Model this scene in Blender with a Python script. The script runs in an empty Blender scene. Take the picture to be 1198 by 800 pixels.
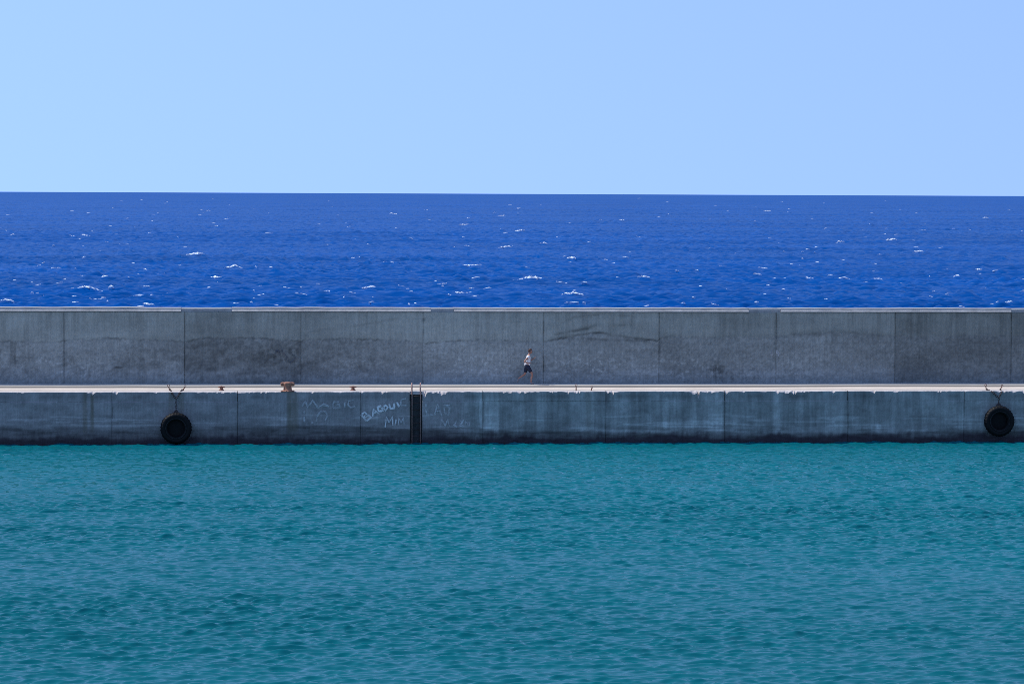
import bpy, bmesh, math, random
import numpy as np
from mathutils import Vector, Matrix

R = math.radians
random.seed(7)
scene = bpy.context.scene
col = scene.collection

# ------------------------------------------------------------------ camera
PW, PH, F = 1198.0, 800.0, 3645.0          # photograph size, focal length in photo pixels
YAW, PITCH, ROLL = R(5.0), R(2.725), R(0.24)
CAM = Vector((-150*math.sin(YAW), -150*math.cos(YAW), 12.04))
fwd = Vector((math.sin(YAW)*math.cos(PITCH), math.cos(YAW)*math.cos(PITCH), -math.sin(PITCH)))
right0 = Vector((math.cos(YAW), -math.sin(YAW), 0))
up0 = right0.cross(fwd)
rgt = right0*math.cos(ROLL) + up0*math.sin(ROLL)
upv = -right0*math.sin(ROLL) + up0*math.cos(ROLL)
cd = bpy.data.cameras.new('camera')
cd.sensor_width = 36.0
cd.lens = 36.0*F/PW
cd.clip_start = 1.0
cd.clip_end = 200000.0
cam = bpy.data.objects.new('camera', cd)
col.objects.link(cam)
M4 = Matrix((rgt, upv, -fwd)).transposed().to_4x4()
M4.translation = CAM
cam.matrix_world = M4
scene.camera = cam

# ------------------------------------------------------------------ light
SUN_EL = R(55.0)
SUN_AZ = R(22.0)                            # from the left, this much beyond the line of the quay
SDIR = Vector((-math.cos(SUN_EL)*math.cos(SUN_AZ), math.cos(SUN_EL)*math.sin(SUN_AZ), math.sin(SUN_EL)))
world = bpy.data.worlds.new('World')
scene.world = world
world.use_nodes = True
wn, wl = world.node_tree.nodes, world.node_tree.links
wn.clear()
sky = wn.new('ShaderNodeTexSky')
sky.sky_type = 'NISHITA'
sky.sun_disc = False
sky.sun_elevation = SUN_EL
sky.sun_rotation = math.atan2(SDIR.x, SDIR.y)
sky.altitude = 10
sky.air_density = 1.0
sky.dust_density = 0.0
sky.ozone_density = 3.0
stc = wn.new('ShaderNodeTexCoord')
sadd = wn.new('ShaderNodeVectorMath'); sadd.operation = 'ADD'; sadd.inputs[1].default_value = (0, 0, .50)
snrm = wn.new('ShaderNodeVectorMath'); snrm.operation = 'NORMALIZE'
wl.new(stc.outputs['Generated'], sadd.inputs[0]); wl.new(sadd.outputs[0], snrm.inputs[0]); wl.new(snrm.outputs[0], sky.inputs['Vector'])
tint = wn.new('ShaderNodeMix'); tint.data_type = 'RGBA'; tint.blend_type = 'MULTIPLY'
tint.inputs['Factor'].default_value = 1.0
tint.inputs['B'].default_value = (1.36, 1.27, 1.38, 1)
bg = wn.new('ShaderNodeBackground')
bg.inputs['Strength'].default_value = 0.15
wo = wn.new('ShaderNodeOutputWorld')
wl.new(sky.outputs['Color'], tint.inputs['A'])
wl.new(tint.outputs['Result'], bg.inputs['Color'])
wl.new(bg.outputs['Background'], wo.inputs['Surface'])
sd = bpy.data.lights.new('sun', 'SUN')
sd.energy = 3.15
sd.angle = R(0.5)
sd.color = (1.0, 0.95, 0.88)
sun = bpy.data.objects.new('sun', sd)
col.objects.link(sun)
sun.rotation_euler = SDIR.to_track_quat('Z', 'Y').to_euler()
scene.view_settings.view_transform = 'Standard'
scene.view_settings.look = 'None'
scene.view_settings.exposure = 0.5
scene.cycles.use_denoising = False
scene.cycles.filter_width = 0.85
scene.view_settings.gamma = 1.0
scene.view_settings.use_curve_mapping = False

# ------------------------------------------------------------------ helpers
Z_DECK, Y_WALL, Z_TOP = 2.51, 6.4, 6.29

def at(px, py, axis, val):
    """world point that the photo pixel (px,py) shows on the plane axis=val"""
    d = fwd*F + rgt*(px-PW/2) - upv*(py-PH/2)
    t = (val-CAM[axis])/d[axis]
    return CAM + d*t

def proj(X, Y, Z):
    dx, dy, dz = X-CAM.x, Y-CAM.y, Z-CAM.z
    w = dx*fwd.x+dy*fwd.y+dz*fwd.z
    u = dx*rgt.x+dy*rgt.y+dz*rgt.z
    v = dx*upv.x+dy*upv.y+dz*upv.z
    return PW/2+F*u/w, PH/2-F*v/w

_T = np.random.default_rng(11).random((256, 256)).astype(np.float32)
def vnoise(x, y, s=0):
    x = np.asarray(x, np.float64)+s*17.31; y = np.asarray(y, np.float64)+s*9.77
    xi, yi = np.floor(x).astype(np.int64), np.floor(y).astype(np.int64)
    fx, fy = x-xi, y-yi
    fx = fx*fx*(3-2*fx); fy = fy*fy*(3-2*fy)
    a = _T[xi & 255, yi & 255]; b = _T[(xi+1) & 255, yi & 255]
    c = _T[xi & 255, (yi+1) & 255]; d = _T[(xi+1) & 255, (yi+1) & 255]
    return (a*(1-fx)+b*fx)*(1-fy)+(c*(1-fx)+d*fx)*fy
def fbm(x, y, s=0, o=4):
    r, a, t = 0, .5, 0
    for i in range(o):
        r = r+a*vnoise(x*2**i, y*2**i, s+i*3); t += a; a *= .5
    return r/t
def sstep(a, b, x):
    t = np.clip((x-a)/(b-a), 0, 1)
    return t*t*(3-2*t)

def tag(o, label=None, cat=None, group=None, kind=None):
    if label: o['label'] = label
    if cat: o['category'] = cat
    if group: o['group'] = group
    if kind: o['kind'] = kind
    return o
def empty(name, loc, rz=0):
    o = bpy.data.objects.new(name, None)
    o.empty_display_size = .2
    o.location = loc; o.rotation_euler = (0, 0, rz)
    col.objects.link(o)
    return o
def link(name, me, mat, parent=None):
    o = bpy.data.objects.new(name, me)
    me.materials.append(mat)
    col.objects.link(o)
    if parent is not None: o.parent = parent
    return o
def from_bm(name, bm, mat, parent=None, smooth=False):
    me = bpy.data.meshes.new(name)
    bmesh.ops.recalc_face_normals(bm, faces=bm.faces)
    bm.to_mesh(me); bm.free()
    if smooth: me.shade_smooth()
    return link(name, me, mat, parent)
def grid_mesh(name, P, colors=None, smooth=True, wrap=False):
    """P: (rows, cols, 3) array"""
    nr, nc = P.shape[:2]
    me = bpy.data.meshes.new(name)
    me.vertices.add(nr*nc)
    me.vertices.foreach_set('co', P.reshape(-1).astype(np.float32))
    i = np.arange(nr*nc).reshape(nr, nc)
    q = np.stack([i[:-1, :-1], i[:-1, 1:], i[1:, 1:], i[1:, :-1]], -1).reshape(-1, 4)
    n = len(q)
    me.loops.add(n*4); me.polygons.add(n)
    me.loops.foreach_set('vertex_index', q.reshape(-1).astype(np.int32))
    me.polygons.foreach_set('loop_start', np.arange(0, n*4, 4, dtype=np.int32))
    me.polygons.foreach_set('loop_total', np.full(n, 4, np.int32))
    me.update(calc_edges=True)
    if colors is not None:
        ca = me.color_attributes.new('stain', 'FLOAT_COLOR', 'POINT')
        c4 = np.ones((nr*nc, 4), np.float32); c4[:, :3] = colors.reshape(-1, 3)
        ca.data.foreach_set('color', c4.reshape(-1))
    if smooth: me.shade_smooth()
    else: me.shade_flat()
    return me
def add_box(bm, a, b, rz=0):
    a, b = Vector(a), Vector(b)
    m = bmesh.ops.create_cube(bm, size=1)
    for v in m['verts']:
        v.co = Vector((v.co.x*(b.x-a.x), v.co.y*(b.y-a.y), v.co.z*(b.z-a.z)))+(a+b)/2
    return m['verts']
def add_tube(bm, pts, rad, seg=8, closed=False):
    """tube along a polyline; rad is a number or a list"""
    pts = [Vector(p) for p in pts]
    n = len(pts); rings = []
    prev = None
    for i, p in enumerate(pts):
        if closed: t = pts[(i+1) % n]-pts[i-1]
        else: t = pts[min(i+1, n-1)]-pts[max(i-1, 0)]
        t.normalize()
        if prev is None:
            a = Vector((0, 0, 1)) if abs(t.z) < .9 else Vector((1, 0, 0))
            u = t.cross(a).normalized()
        else:
            u = (prev-t*prev.dot(t)).normalized()
        prev = u
        v = t.cross(u)
        r = rad[i] if isinstance(rad, (list, tuple)) else rad
        rings.append([bm.verts.new(p+u*math.cos(2*math.pi*k/seg)*r+v*math.sin(2*math.pi*k/seg)*r) for k in range(seg)])
    m = n if closed else n-1
    for i in range(m):
        A, B = rings[i], rings[(i+1) % n]
        for k in range(seg):
            bm.faces.new((A[k], A[(k+1) % seg], B[(k+1) % seg], B[k]))
    if not closed:
        bm.faces.new(rings[0][::-1]); bm.faces.new(rings[-1])
def add_lathe(bm, prof, seg=32, axis='Z', closed=False, off=(0, 0, 0)):
    """prof: (radius, height) points"""
    rings = []
    o = Vector(off)
    for r, h in prof:
        ring = []
        for k in range(seg):
            a = 2*math.pi*k/seg
            if axis == 'Z': p = Vector((r*math.cos(a), r*math.sin(a), h))
            else: p = Vector((r*math.cos(a), h, r*math.sin(a)))
            ring.append(bm.verts.new(p+o))
        rings.append(ring)
    n = len(rings)
    for i in range(n if closed else n-1):
        A, B = rings[i], rings[(i+1) % n]
        for k in range(seg):
            bm.faces.new((A[k], A[(k+1) % seg], B[(k+1) % seg], B[k]))
    if not closed:
        bm.faces.new(rings[0][::-1]); bm.faces.new(rings[-1])
def add_ball(bm, c, r, seg=16):
    m = bmesh.ops.create_uvsphere(bm, u_segments=seg, v_segments=max(8, seg//2), radius=1)
    for v in m['verts']:
        v.co = Vector((v.co.x*r[0], v.co.y*r[1], v.co.z*r[2]))+Vector(c)
    return m['verts']

# ------------------------------------------------------------------ materials
def new_mat(name):
    m = bpy.data.materials.new(name); m.use_nodes = True
    nt = m.node_tree
    return m, nt, nt.nodes['Principled BSDF']
def noise_node(nt, scale, detail=4, rough=.6, vec=None, stretch=None):
    n = nt.nodes.new('ShaderNodeTexNoise')
    n.inputs['Scale'].default_value = scale
    n.inputs['Detail'].default_value = detail
    n.inputs['Roughness'].default_value = rough
    tc = nt.nodes.new('ShaderNodeNewGeometry') if vec is None else None
    src = tc.outputs['Position'] if tc else vec
    if stretch:
        mp = nt.nodes.new('ShaderNodeVectorMath'); mp.operation = 'MULTIPLY'
        mp.inputs[1].default_value = stretch
        nt.links.new(src, mp.inputs[0]); src = mp.outputs[0]
    nt.links.new(src, n.inputs['Vector'])
    return n
def ramp(nt, fac, stops):
    r = nt.nodes.new('ShaderNodeValToRGB')
    e = r.color_ramp.elements
    while len(e) < len(stops): e.new(.5)
    for el, (p, c) in zip(e, stops):
        el.position = p; el.color = (*c, 1) if len(c) == 3 else c
    nt.links.new(fac, r.inputs['Fac'])
    return r
def mult(nt, a, b, fac=1.0, blend='MULTIPLY'):
    m = nt.nodes.new('ShaderNodeMix'); m.data_type = 'RGBA'; m.blend_type = blend
    if isinstance(fac, float): m.inputs['Factor'].default_value = fac
    else: nt.links.new(fac, m.inputs['Factor'])
    for k, s in (('A', a), ('B', b)):
        if isinstance(s, tuple): m.inputs[k].default_value = (*s, 1)
        else: nt.links.new(s, m.inputs[k])
    return m.outputs['Result']
def bump(nt, p, height, strength, dist):
    b = nt.nodes.new('ShaderNodeBump')
    b.inputs['Strength'].default_value = strength
    b.inputs['Distance'].default_value = dist
    nt.links.new(height, b.inputs['Height'])
    nt.links.new(b.outputs['Normal'], p.inputs['Normal'])
    return b

def concrete(name):
    """weathered concrete whose dirt and stains come from the mesh's own stain attribute"""
    m, nt, p = new_mat(name)
    a = nt.nodes.new('ShaderNodeAttribute'); a.attribute_name = 'stain'
    n1 = noise_node(nt, 5.0, 6, .7)
    r1 = ramp(nt, n1.outputs['Fac'], [(.3, (.88,)*3), (.7, (1.12,)*3)])
    n2 = noise_node(nt, 2.2, 5, .65, stretch=(5, 5, .35))
    r2 = ramp(nt, n2.outputs['Fac'], [(.3, (.86, .86, .86)), (.7, (1.12, 1.12, 1.12))])
    nt.links.new(mult(nt, mult(nt, a.outputs['Color'], r1.outputs['Color']), r2.outputs['Color']), p.inputs['Base Color'])
    p.inputs['Roughness'].default_value = .9
    p.inputs['Specular IOR Level'].default_value = .2
    n3 = noise_node(nt, 14, 6, .7)
    bump(nt, p, n3.outputs['Fac'], .6, .03)
    return m
def simple(name, c, rough=.7, metal=0, c2=None, scale=12, bumpd=0):
    m, nt, p = new_mat(name)
    n = noise_node(nt, scale, 5, .65, vec=None)
    c2 = c2 or tuple(x*.7 for x in c)
    r = ramp(nt, n.outputs['Fac'], [(.35, c2), (.65, c)])
    nt.links.new(r.outputs['Color'], p.inputs['Base Color'])
    p.inputs['Roughness'].default_value = rough
    p.inputs['Metallic'].default_value = metal
    if max(c) < .03: p.inputs['Specular IOR Level'].default_value = .12
    if bumpd: bump(nt, p, n.outputs['Fac'], .7, bumpd)
    return m

M_conc = concrete('weathered_concrete')
M_core = simple('dark_joint_concrete', (.16, .16, .16), .95)
M_rust = simple('rusty_iron', (.30, .13, .075), .85, 0, (.10, .045, .03), 20, .01)
M_palerust = simple('pale_rusty_rail', (.46, .30, .25), .7, 0, (.30, .16, .12), 25)
M_chain = simple('tarred_iron_chain', (.035, .03, .03), .8, 0, (.07, .035, .025), 25)
M_rubber = simple('worn_black_rubber', (.008, .0085, .009), .6, 0, (.005, .005, .0055), 9, .006)

def deck_material():
    m, nt, p = new_mat('sun_bleached_concrete')
    g = nt.nodes.new('ShaderNodeNewGeometry')
    s = nt.nodes.new('ShaderNodeSeparateXYZ')
    nt.links.new(g.outputs['Position'], s.inputs[0])
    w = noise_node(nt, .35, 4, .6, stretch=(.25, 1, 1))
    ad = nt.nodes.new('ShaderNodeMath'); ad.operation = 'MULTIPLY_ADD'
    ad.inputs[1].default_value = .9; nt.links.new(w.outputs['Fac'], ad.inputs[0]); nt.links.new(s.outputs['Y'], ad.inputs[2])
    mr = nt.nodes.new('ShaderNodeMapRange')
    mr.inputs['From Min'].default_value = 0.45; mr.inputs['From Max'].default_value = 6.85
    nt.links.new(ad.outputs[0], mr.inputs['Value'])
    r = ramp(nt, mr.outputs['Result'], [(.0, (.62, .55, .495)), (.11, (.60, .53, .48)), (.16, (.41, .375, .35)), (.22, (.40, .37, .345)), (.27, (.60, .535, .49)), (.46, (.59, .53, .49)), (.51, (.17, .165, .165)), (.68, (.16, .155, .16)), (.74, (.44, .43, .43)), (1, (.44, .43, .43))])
    n1 = noise_node(nt, 1.3, 6, .7, stretch=(.35, 1, 1))
    r1 = ramp(nt, n1.outputs['Fac'], [(.3, (.78, .77, .76)), (.7, (1.15, 1.15, 1.15))])
    n2 = noise_node(nt, 9, 5, .7)
    r2 = ramp(nt, n2.outputs['Fac'], [(.3, (.85,)*3), (.7, (1.1,)*3)])
    nt.links.new(mult(nt, mult(nt, mult(nt, r.outputs['Color'], r1.outputs['Color']), r2.outputs['Color']), (1, .98, .87)), p.inputs['Base Color'])
    p.inputs['Roughness'].default_value = .9
    p.inputs['Specular IOR Level'].default_value = .2
    bump(nt, p, n2.outputs['Fac'], .5, .02)
    return m
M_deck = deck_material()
def coping_material(name, c):
    m, nt, p = new_mat(name)
    n1 = noise_node(nt, 3, 6, .7, stretch=(.6, 1, 1))
    r1 = ramp(nt, n1.outputs['Fac'], [(.3, tuple(x*.7 for x in c)), (.7, tuple(x*1.2 for x in c))])
    nt.links.new(r1.outputs['Color'], p.inputs['Base Color'])
    p.inputs['Roughness'].default_value = .9
    p.inputs['Specular IOR Level'].default_value = .2
    n3 = noise_node(nt, 12, 5, .7)
    bump(nt, p, n3.outputs['Fac'], .6, .03)
    return m
M_cope = coping_material('pale_coping_concrete', (.39, .375, .345))
M_cope_grey = coping_material('grey_coping_concrete', (.27, .28, .28))
M_edge = coping_material('chipped_edge_concrete', (.52, .48, .44))

def water_material(name, deep, rough, bscale, bdist, refl, ruffle=0):
    """water body colour under a Fresnel reflection of the sky"""
    m, nt, p = new_mat(name)
    nt.nodes.remove(p)
    out = nt.nodes['Material Output']
    n = noise_node(nt, .02, 4, .6, stretch=(.35, 1, 1))
    r = ramp(nt, n.outputs['Fac'], [(.35, tuple(x*.85 for x in deep)), (.65, tuple(x*1.12 for x in deep))])
    d = nt.nodes.new('ShaderNodeBsdfDiffuse'); nt.links.new(r.outputs['Color'], d.inputs['Color'])
    g = nt.nodes.new('ShaderNodeBsdfGlossy'); g.inputs['Roughness'].default_value = rough
    f = nt.nodes.new('ShaderNodeFresnel'); f.inputs['IOR'].default_value = 1.33
    k = nt.nodes.new('ShaderNodeMath'); k.operation = 'MULTIPLY'; k.inputs[1].default_value = refl
    nt.links.new(f.outputs[0], k.inputs[0])
    mx = nt.nodes.new('ShaderNodeMixShader')
    nt.links.new(k.outputs[0], mx.inputs[0]); nt.links.new(d.outputs[0], mx.inputs[1]); nt.links.new(g.outputs[0], mx.inputs[2])
    nt.links.new(mx.outputs[0], out.inputs['Surface'])
    b = noise_node(nt, bscale, 4, .6, stretch=(.6, 1, 1))
    bp = nt.nodes.new('ShaderNodeBump'); bp.inputs['Strength'].default_value = 1.0; bp.inputs['Distance'].default_value = bdist
    nt.links.new(b.outputs['Fac'], bp.inputs['Height'])
    nrm = bp.outputs[0]
    if ruffle:                                   # wind ruffles finer than the mesh: tilt the normal directly
        for sc, k, st in ((.45, ruffle, (.5, 1, 1)), (.02, ruffle*.9, (.22, 1, 1)), (.006, ruffle*.7, (.2, 1, 1))):
            nn = noise_node(nt, sc, 4, .7, stretch=st)
            sb = nt.nodes.new('ShaderNodeVectorMath'); sb.operation = 'SUBTRACT'; sb.inputs[1].default_value = (.5, .5, .5)
            nt.links.new(nn.outputs['Color'], sb.inputs[0])
            ma = nt.nodes.new('ShaderNodeVectorMath'); ma.operation = 'MULTIPLY_ADD'; ma.inputs[1].default_value = (k, k, 0)
            nt.links.new(sb.outputs[0], ma.inputs[0]); nt.links.new(nrm, ma.inputs[2]); nrm = ma.outputs[0]
        nz = nt.nodes.new('ShaderNodeVectorMath'); nz.operation = 'NORMALIZE'
        nt.links.new(nrm, nz.inputs[0]); nrm = nz.outputs[0]
    for q in (d, g, f): nt.links.new(nrm, q.inputs['Normal'])
    return m
M_sea = water_material('deep_blue_sea', (.0002, .057, .235), .05, 2.5, .01, .21, .6)
M_harbour = water_material('teal_harbour_water', (.0003, .106, .124), .03, 12.0, .003, .66)
def foam_material():
    m, nt, p = new_mat('white_foam')
    n = noise_node(nt, 3.0, 4, .7)
    r = ramp(nt, n.outputs['Fac'], [(.40, (0, 0, 0)), (.62, (1, 1, 1))])
    p.inputs['Base Color'].default_value = (.80, .88, .92, 1)
    p.inputs['Roughness'].default_value = .8
    nt.links.new(r.outputs['Color'], p.inputs['Alpha'])
    return m
M_foam = foam_material()

# ------------------------------------------------------------------ waves
class Waves:
    def __init__(self, seed, n, lmin, lmax, amp, direction, spread, power=1.0):
        g = np.random.default_rng(seed)
        self.L = np.exp(g.uniform(math.log(lmin), math.log(lmax), n))
        k = 2*np.pi/self.L
        th = direction+g.normal(0, spread, n)
        self.kx, self.ky = k*np.cos(th), k*np.sin(th)
        self.cx, self.cy = np.cos(th), np.sin(th)
        self.ph = g.uniform(0, 2*np.pi, n)
        a = self.L**power
        self.a = a/np.sqrt((a*a).sum()/2)*amp        # amp = rms height
    def eval(self, X, Y, spacing=None, chop=0.0):
        Zs = np.zeros(X.shape, np.float32); DX = np.zeros_like(Zs); DY = np.zeros_like(Zs)
        for L, kx, ky, cx, cy, ph, a in zip(self.L, self.kx, self.ky, self.cx, self.cy, self.ph, self.a):
            arg = np.mod(kx*X+ky*Y+ph, 2*np.pi).astype(np.float32)
            w = np.float32(a) if spacing is None else (a/(1+(spacing/L)**2*.35)).astype(np.float32)
            Zs += w*np.cos(arg)
            if chop:
                s = np.sin(arg)*w*np.float32(chop)
                DX -= s*np.float32(cx); DY -= s*np.float32(cy)
        return Zs, DX, DY

def spread_axis(lo, hi, step, far, growth=1.35):
    c = list(np.arange(lo, hi+step*.5, step))
    s, v = step, c[-1]
    while v < far:
        s *= growth; v += s; c.append(v)
    s, v = step, c[0]; pre = []
    while v > -far:
        s *= growth; v -= s; pre.append(v)
    return np.array(pre[::-1]+c)

# harbour water: one sheet, finely rippled where it is close to the quay and the viewer
hx = spread_axis(-29, 29, .046, 3000)
hy = np.concatenate([np.arange(-84, -55, .05), np.arange(-55, -25, .065), np.arange(-25, .35, .09)])
pre, st, v = [], .05, -84
while v > -3000:
    st *= 1.35; v -= st; pre.append(v)
hy = np.concatenate([pre[::-1], hy])
X, Y = np.meshgrid(hx, hy)
SX = np.broadcast_to(np.gradient(hx)[None, :], X.shape); SY = np.broadcast_to(np.gradient(hy)[:, None], X.shape)
SP = np.maximum(SX, SY)
gust = .66+.50*sstep(.36, .68, fbm(X*.020, Y*.10, 5, 4))
gust = gust+.75*np.exp(-((Y+32+.09*X+2.5*(fbm(X*.05, Y*0, 7, 3)-.5))/2.2)**2)*sstep(.2, .5, fbm(X*.05+3, Y*.1, 8, 3))
HW = Waves(3, 90, .20, .85, .0260, R(95), .42, 1.0)
Zw, DX, DY = HW.eval(X, Y, SP, .5)
HL = Waves(5, 34, .85, 3.5, .013, R(102), .45, .6)
Zl, DXl, DYl = HL.eval(X, Y, SP, .7)
P = np.stack([X+DX*gust+DXl, np.minimum(Y+DY*gust+DYl, .4), Zw*gust+Zl], -1)
tag(link('harbour_water', grid_mesh('harbour_water', P), M_harbour), 'calm teal harbour water rippling in front of the quay', 'water', kind='structure')
del X, Y, SX, SY, SP, P, Zw, DX, DY, gust

# open sea: rings of growing size round the viewer's foot point, to the horizon
SW = Waves(9, 110, .85, 3.8, .165, R(80), .50, 1.0)
SL = Waves(19, 36, 4, 22, .11, R(75), .42, .7)
def sea_height(X, Y, sp):
    a = SW.eval(X, Y, sp, .45); b = SL.eval(X, Y, sp, .8)
    g = .7+.6*fbm(X*.012, Y*.006, 45, 3)
    return tuple(p*g+q for p, q in zip(a, b))
ang = np.concatenate([np.linspace(-85, -40, 30, endpoint=False), np.linspace(-40, -11.5, 220, endpoint=False), np.arange(-11.5, 11.501, .0155), np.linspace(11.5, 40, 221)[1:], np.linspace(40, 85, 31)[1:]])
off = np.concatenate([np.linspace(265, 145, 170, endpoint=False), np.linspace(145, 50, 560, endpoint=False), np.linspace(50, 2.0, 400, endpoint=False), np.geomspace(2.0, .5, 14)])
rad = F*CAM.z/off
A, RR = np.meshgrid(YAW+np.radians(ang), rad)
X, Y = CAM.x+RR*np.sin(A), CAM.y+RR*np.cos(A)
keep = 11.5
Y = np.maximum(Y, keep)
SPA = np.broadcast_to(np.gradient(rad)[:, None], X.shape)*.05
SPA = np.maximum(SPA, np.radians(np.maximum(np.gradient(ang)-.03, 0))[None, :]*RR)
Zw, DX, DY = sea_height(X, Y, SPA)
fade = sstep(keep, keep+8, Y)
P = np.stack([X+DX*fade, Y+DY*fade, Zw*(.3+.7*fade)-.3], -1)
tag(link('sea', grid_mesh('sea', P), M_sea), 'deep blue open sea beyond the breakwater wall', 'sea', kind='structure')
del X, Y, A, RR, SPA, P, Zw, DX, DY, fade

# whitecaps
rng = random.Random(21)
caps = [(623, 324, 30, 4), (228, 298, 18, 3.5), (252, 322, 15, 3.5), (274, 312, 22, 2.5), (114, 292, 22, 2.5), (540, 339, 22, 3), (670, 342, 26, 2.5),
        (668, 303, 12, 3), (991, 329, 16, 4), (1180, 352, 10, 4), (848, 338, 6, 3), (592, 289, 14, 2.5), (552, 309, 18, 2), (753, 323, 12, 3), (160, 320, 8, 3),
        (105, 340, 24, 2.5), (174, 354, 12, 3), (6, 351, 18, 3), (190, 302, 10, 2), (123, 323, 8, 2.5), (983, 282, 9, 3), (1042, 280, 12, 3), (1074, 294, 10, 3),
        (1140, 314, 14, 3), (1120, 322, 8, 4), (1027, 325, 10, 2.5), (947, 325, 8, 2.5), (971, 321, 6, 3), (1174, 301, 5, 2.5), (254, 264, 8, 2), (100, 275, 9, 2.5),
        (16, 274, 8, 3), (543, 262, 10, 1.5), (587, 252, 8, 1.5), (608, 270, 10, 2), (620, 280, 8, 1.8), (636, 285, 8, 1.8), (460, 250, 8, 1.8), (898, 247, 8, 2),
        (1153, 255, 6, 2), (1110, 314, 12, 2.5), (216, 341, 10, 2), (130, 336, 6, 2.5), (166, 344, 16, 2), (570, 334, 8, 2), (728, 257, 8, 1.5), (430, 335, 18, 2), (418, 300, 12, 2)]
for i in range(620):
    y = 231+127*rng.random()**.8
    f = (y-226)/130
    caps.append((rng.uniform(-500, 1700), y, rng.uniform(1.5, 4)+rng.random()**4*12*f, rng.uniform(.35, .8)+.9*f*rng.random()**4))
vs, fs = [], []
for px, py, wpx, hpx in caps:
    c = at(px, py, 2, .1)
    D = (c-CAM).dot(fwd); m = D/F
    L, H = wpx*m*1.25, hpx*m*.75
    D2 = Vector((c.x-CAM.x, c.y-CAM.y)).length
    depth = min(2.0, max(.3, L*.3))
    n = max(4, int(L/.22)+2); n = min(n, 22)
    th = rng.gauss(-.05, .32)
    bow = rng.uniform(-.25, .25)*L
    tw = []
    for i in range(n):
        t = i/(n-1)*2-1
        tw.append((c.x+math.cos(th)*t*L/2, c.y+math.sin(th)*t*L/2+bow*(1-t*t), t))
    tx = np.array([q[0] for q in tw]); ty = np.array([q[1] for q in tw])
    zz, _, _ = sea_height(tx, ty, np.full(tx.shape, D2*D2/(F*CAM.z)*.01))
    for i, (x, y, t) in enumerate(tw):
        e = max(0.06, (1-abs(t)**2.2)*rng.uniform(.35, 1.0))
        z = float(zz.mean())*.4+float(zz[i])*.6-.15
        b = len(vs)
        j = rng.uniform(-.3, .3)*depth
        vs += [(x, y-depth*.6*e+j, z+.03), (x, y-depth*.2*e+j, z+H*.55*e+.05), (x, y+j, z+H*e+.06), (x, y+depth*.7*e+j, z+H*.3*e), (x, y+depth*1.1*e+j, z-.15)]
        if i:
            for k in range(4): fs.append((b-5+k, b+k, b+k+1, b-4+k))
me = bpy.data.meshes.new('sea_foam'); me.from_pydata(vs, [], fs); me.shade_smooth()
tag(link('sea_foam', me, M_foam), 'scattered white foam crests breaking on the blue open sea', 'foam', kind='stuff')

# ------------------------------------------------------------------ breakwater wall
def gauss(x, c, w): return np.exp(-((x-c)/w)**2)
def band(x, a, b, s): return sstep(a-s, a+s, x)*(1-sstep(b-s, b+s, x))

wall_j = [75, 216, 352, 495, 636, 771, 908, 1047, 1183]
wall_x = [at(p, 420, 1, Y_WALL).x for p in wall_j]
wall_x = [wall_x[0]-5.95*k for k in range(7, 0, -1)]+wall_x+[wall_x[-1]+5.95*k for k in range(1, 8)]
pour = np.array([(-400, 398), (0, 399), (72, 399.5), (76, 398), (135, 396), (200, 398.5), (218, 399), (250, 395), (300, 395.5), (350, 398), (354, 398), (400, 396), (480, 398.5), (497, 401), (530, 398.5), (560, 397.5),
                 (634, 399), (640, 398.5), (670, 393.5), (700, 389), (735, 395), (770, 399), (774, 394), (905, 394), (910, 393), (980, 388.5), (1045, 392), (1050, 393), (1600, 392)], float)

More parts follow.
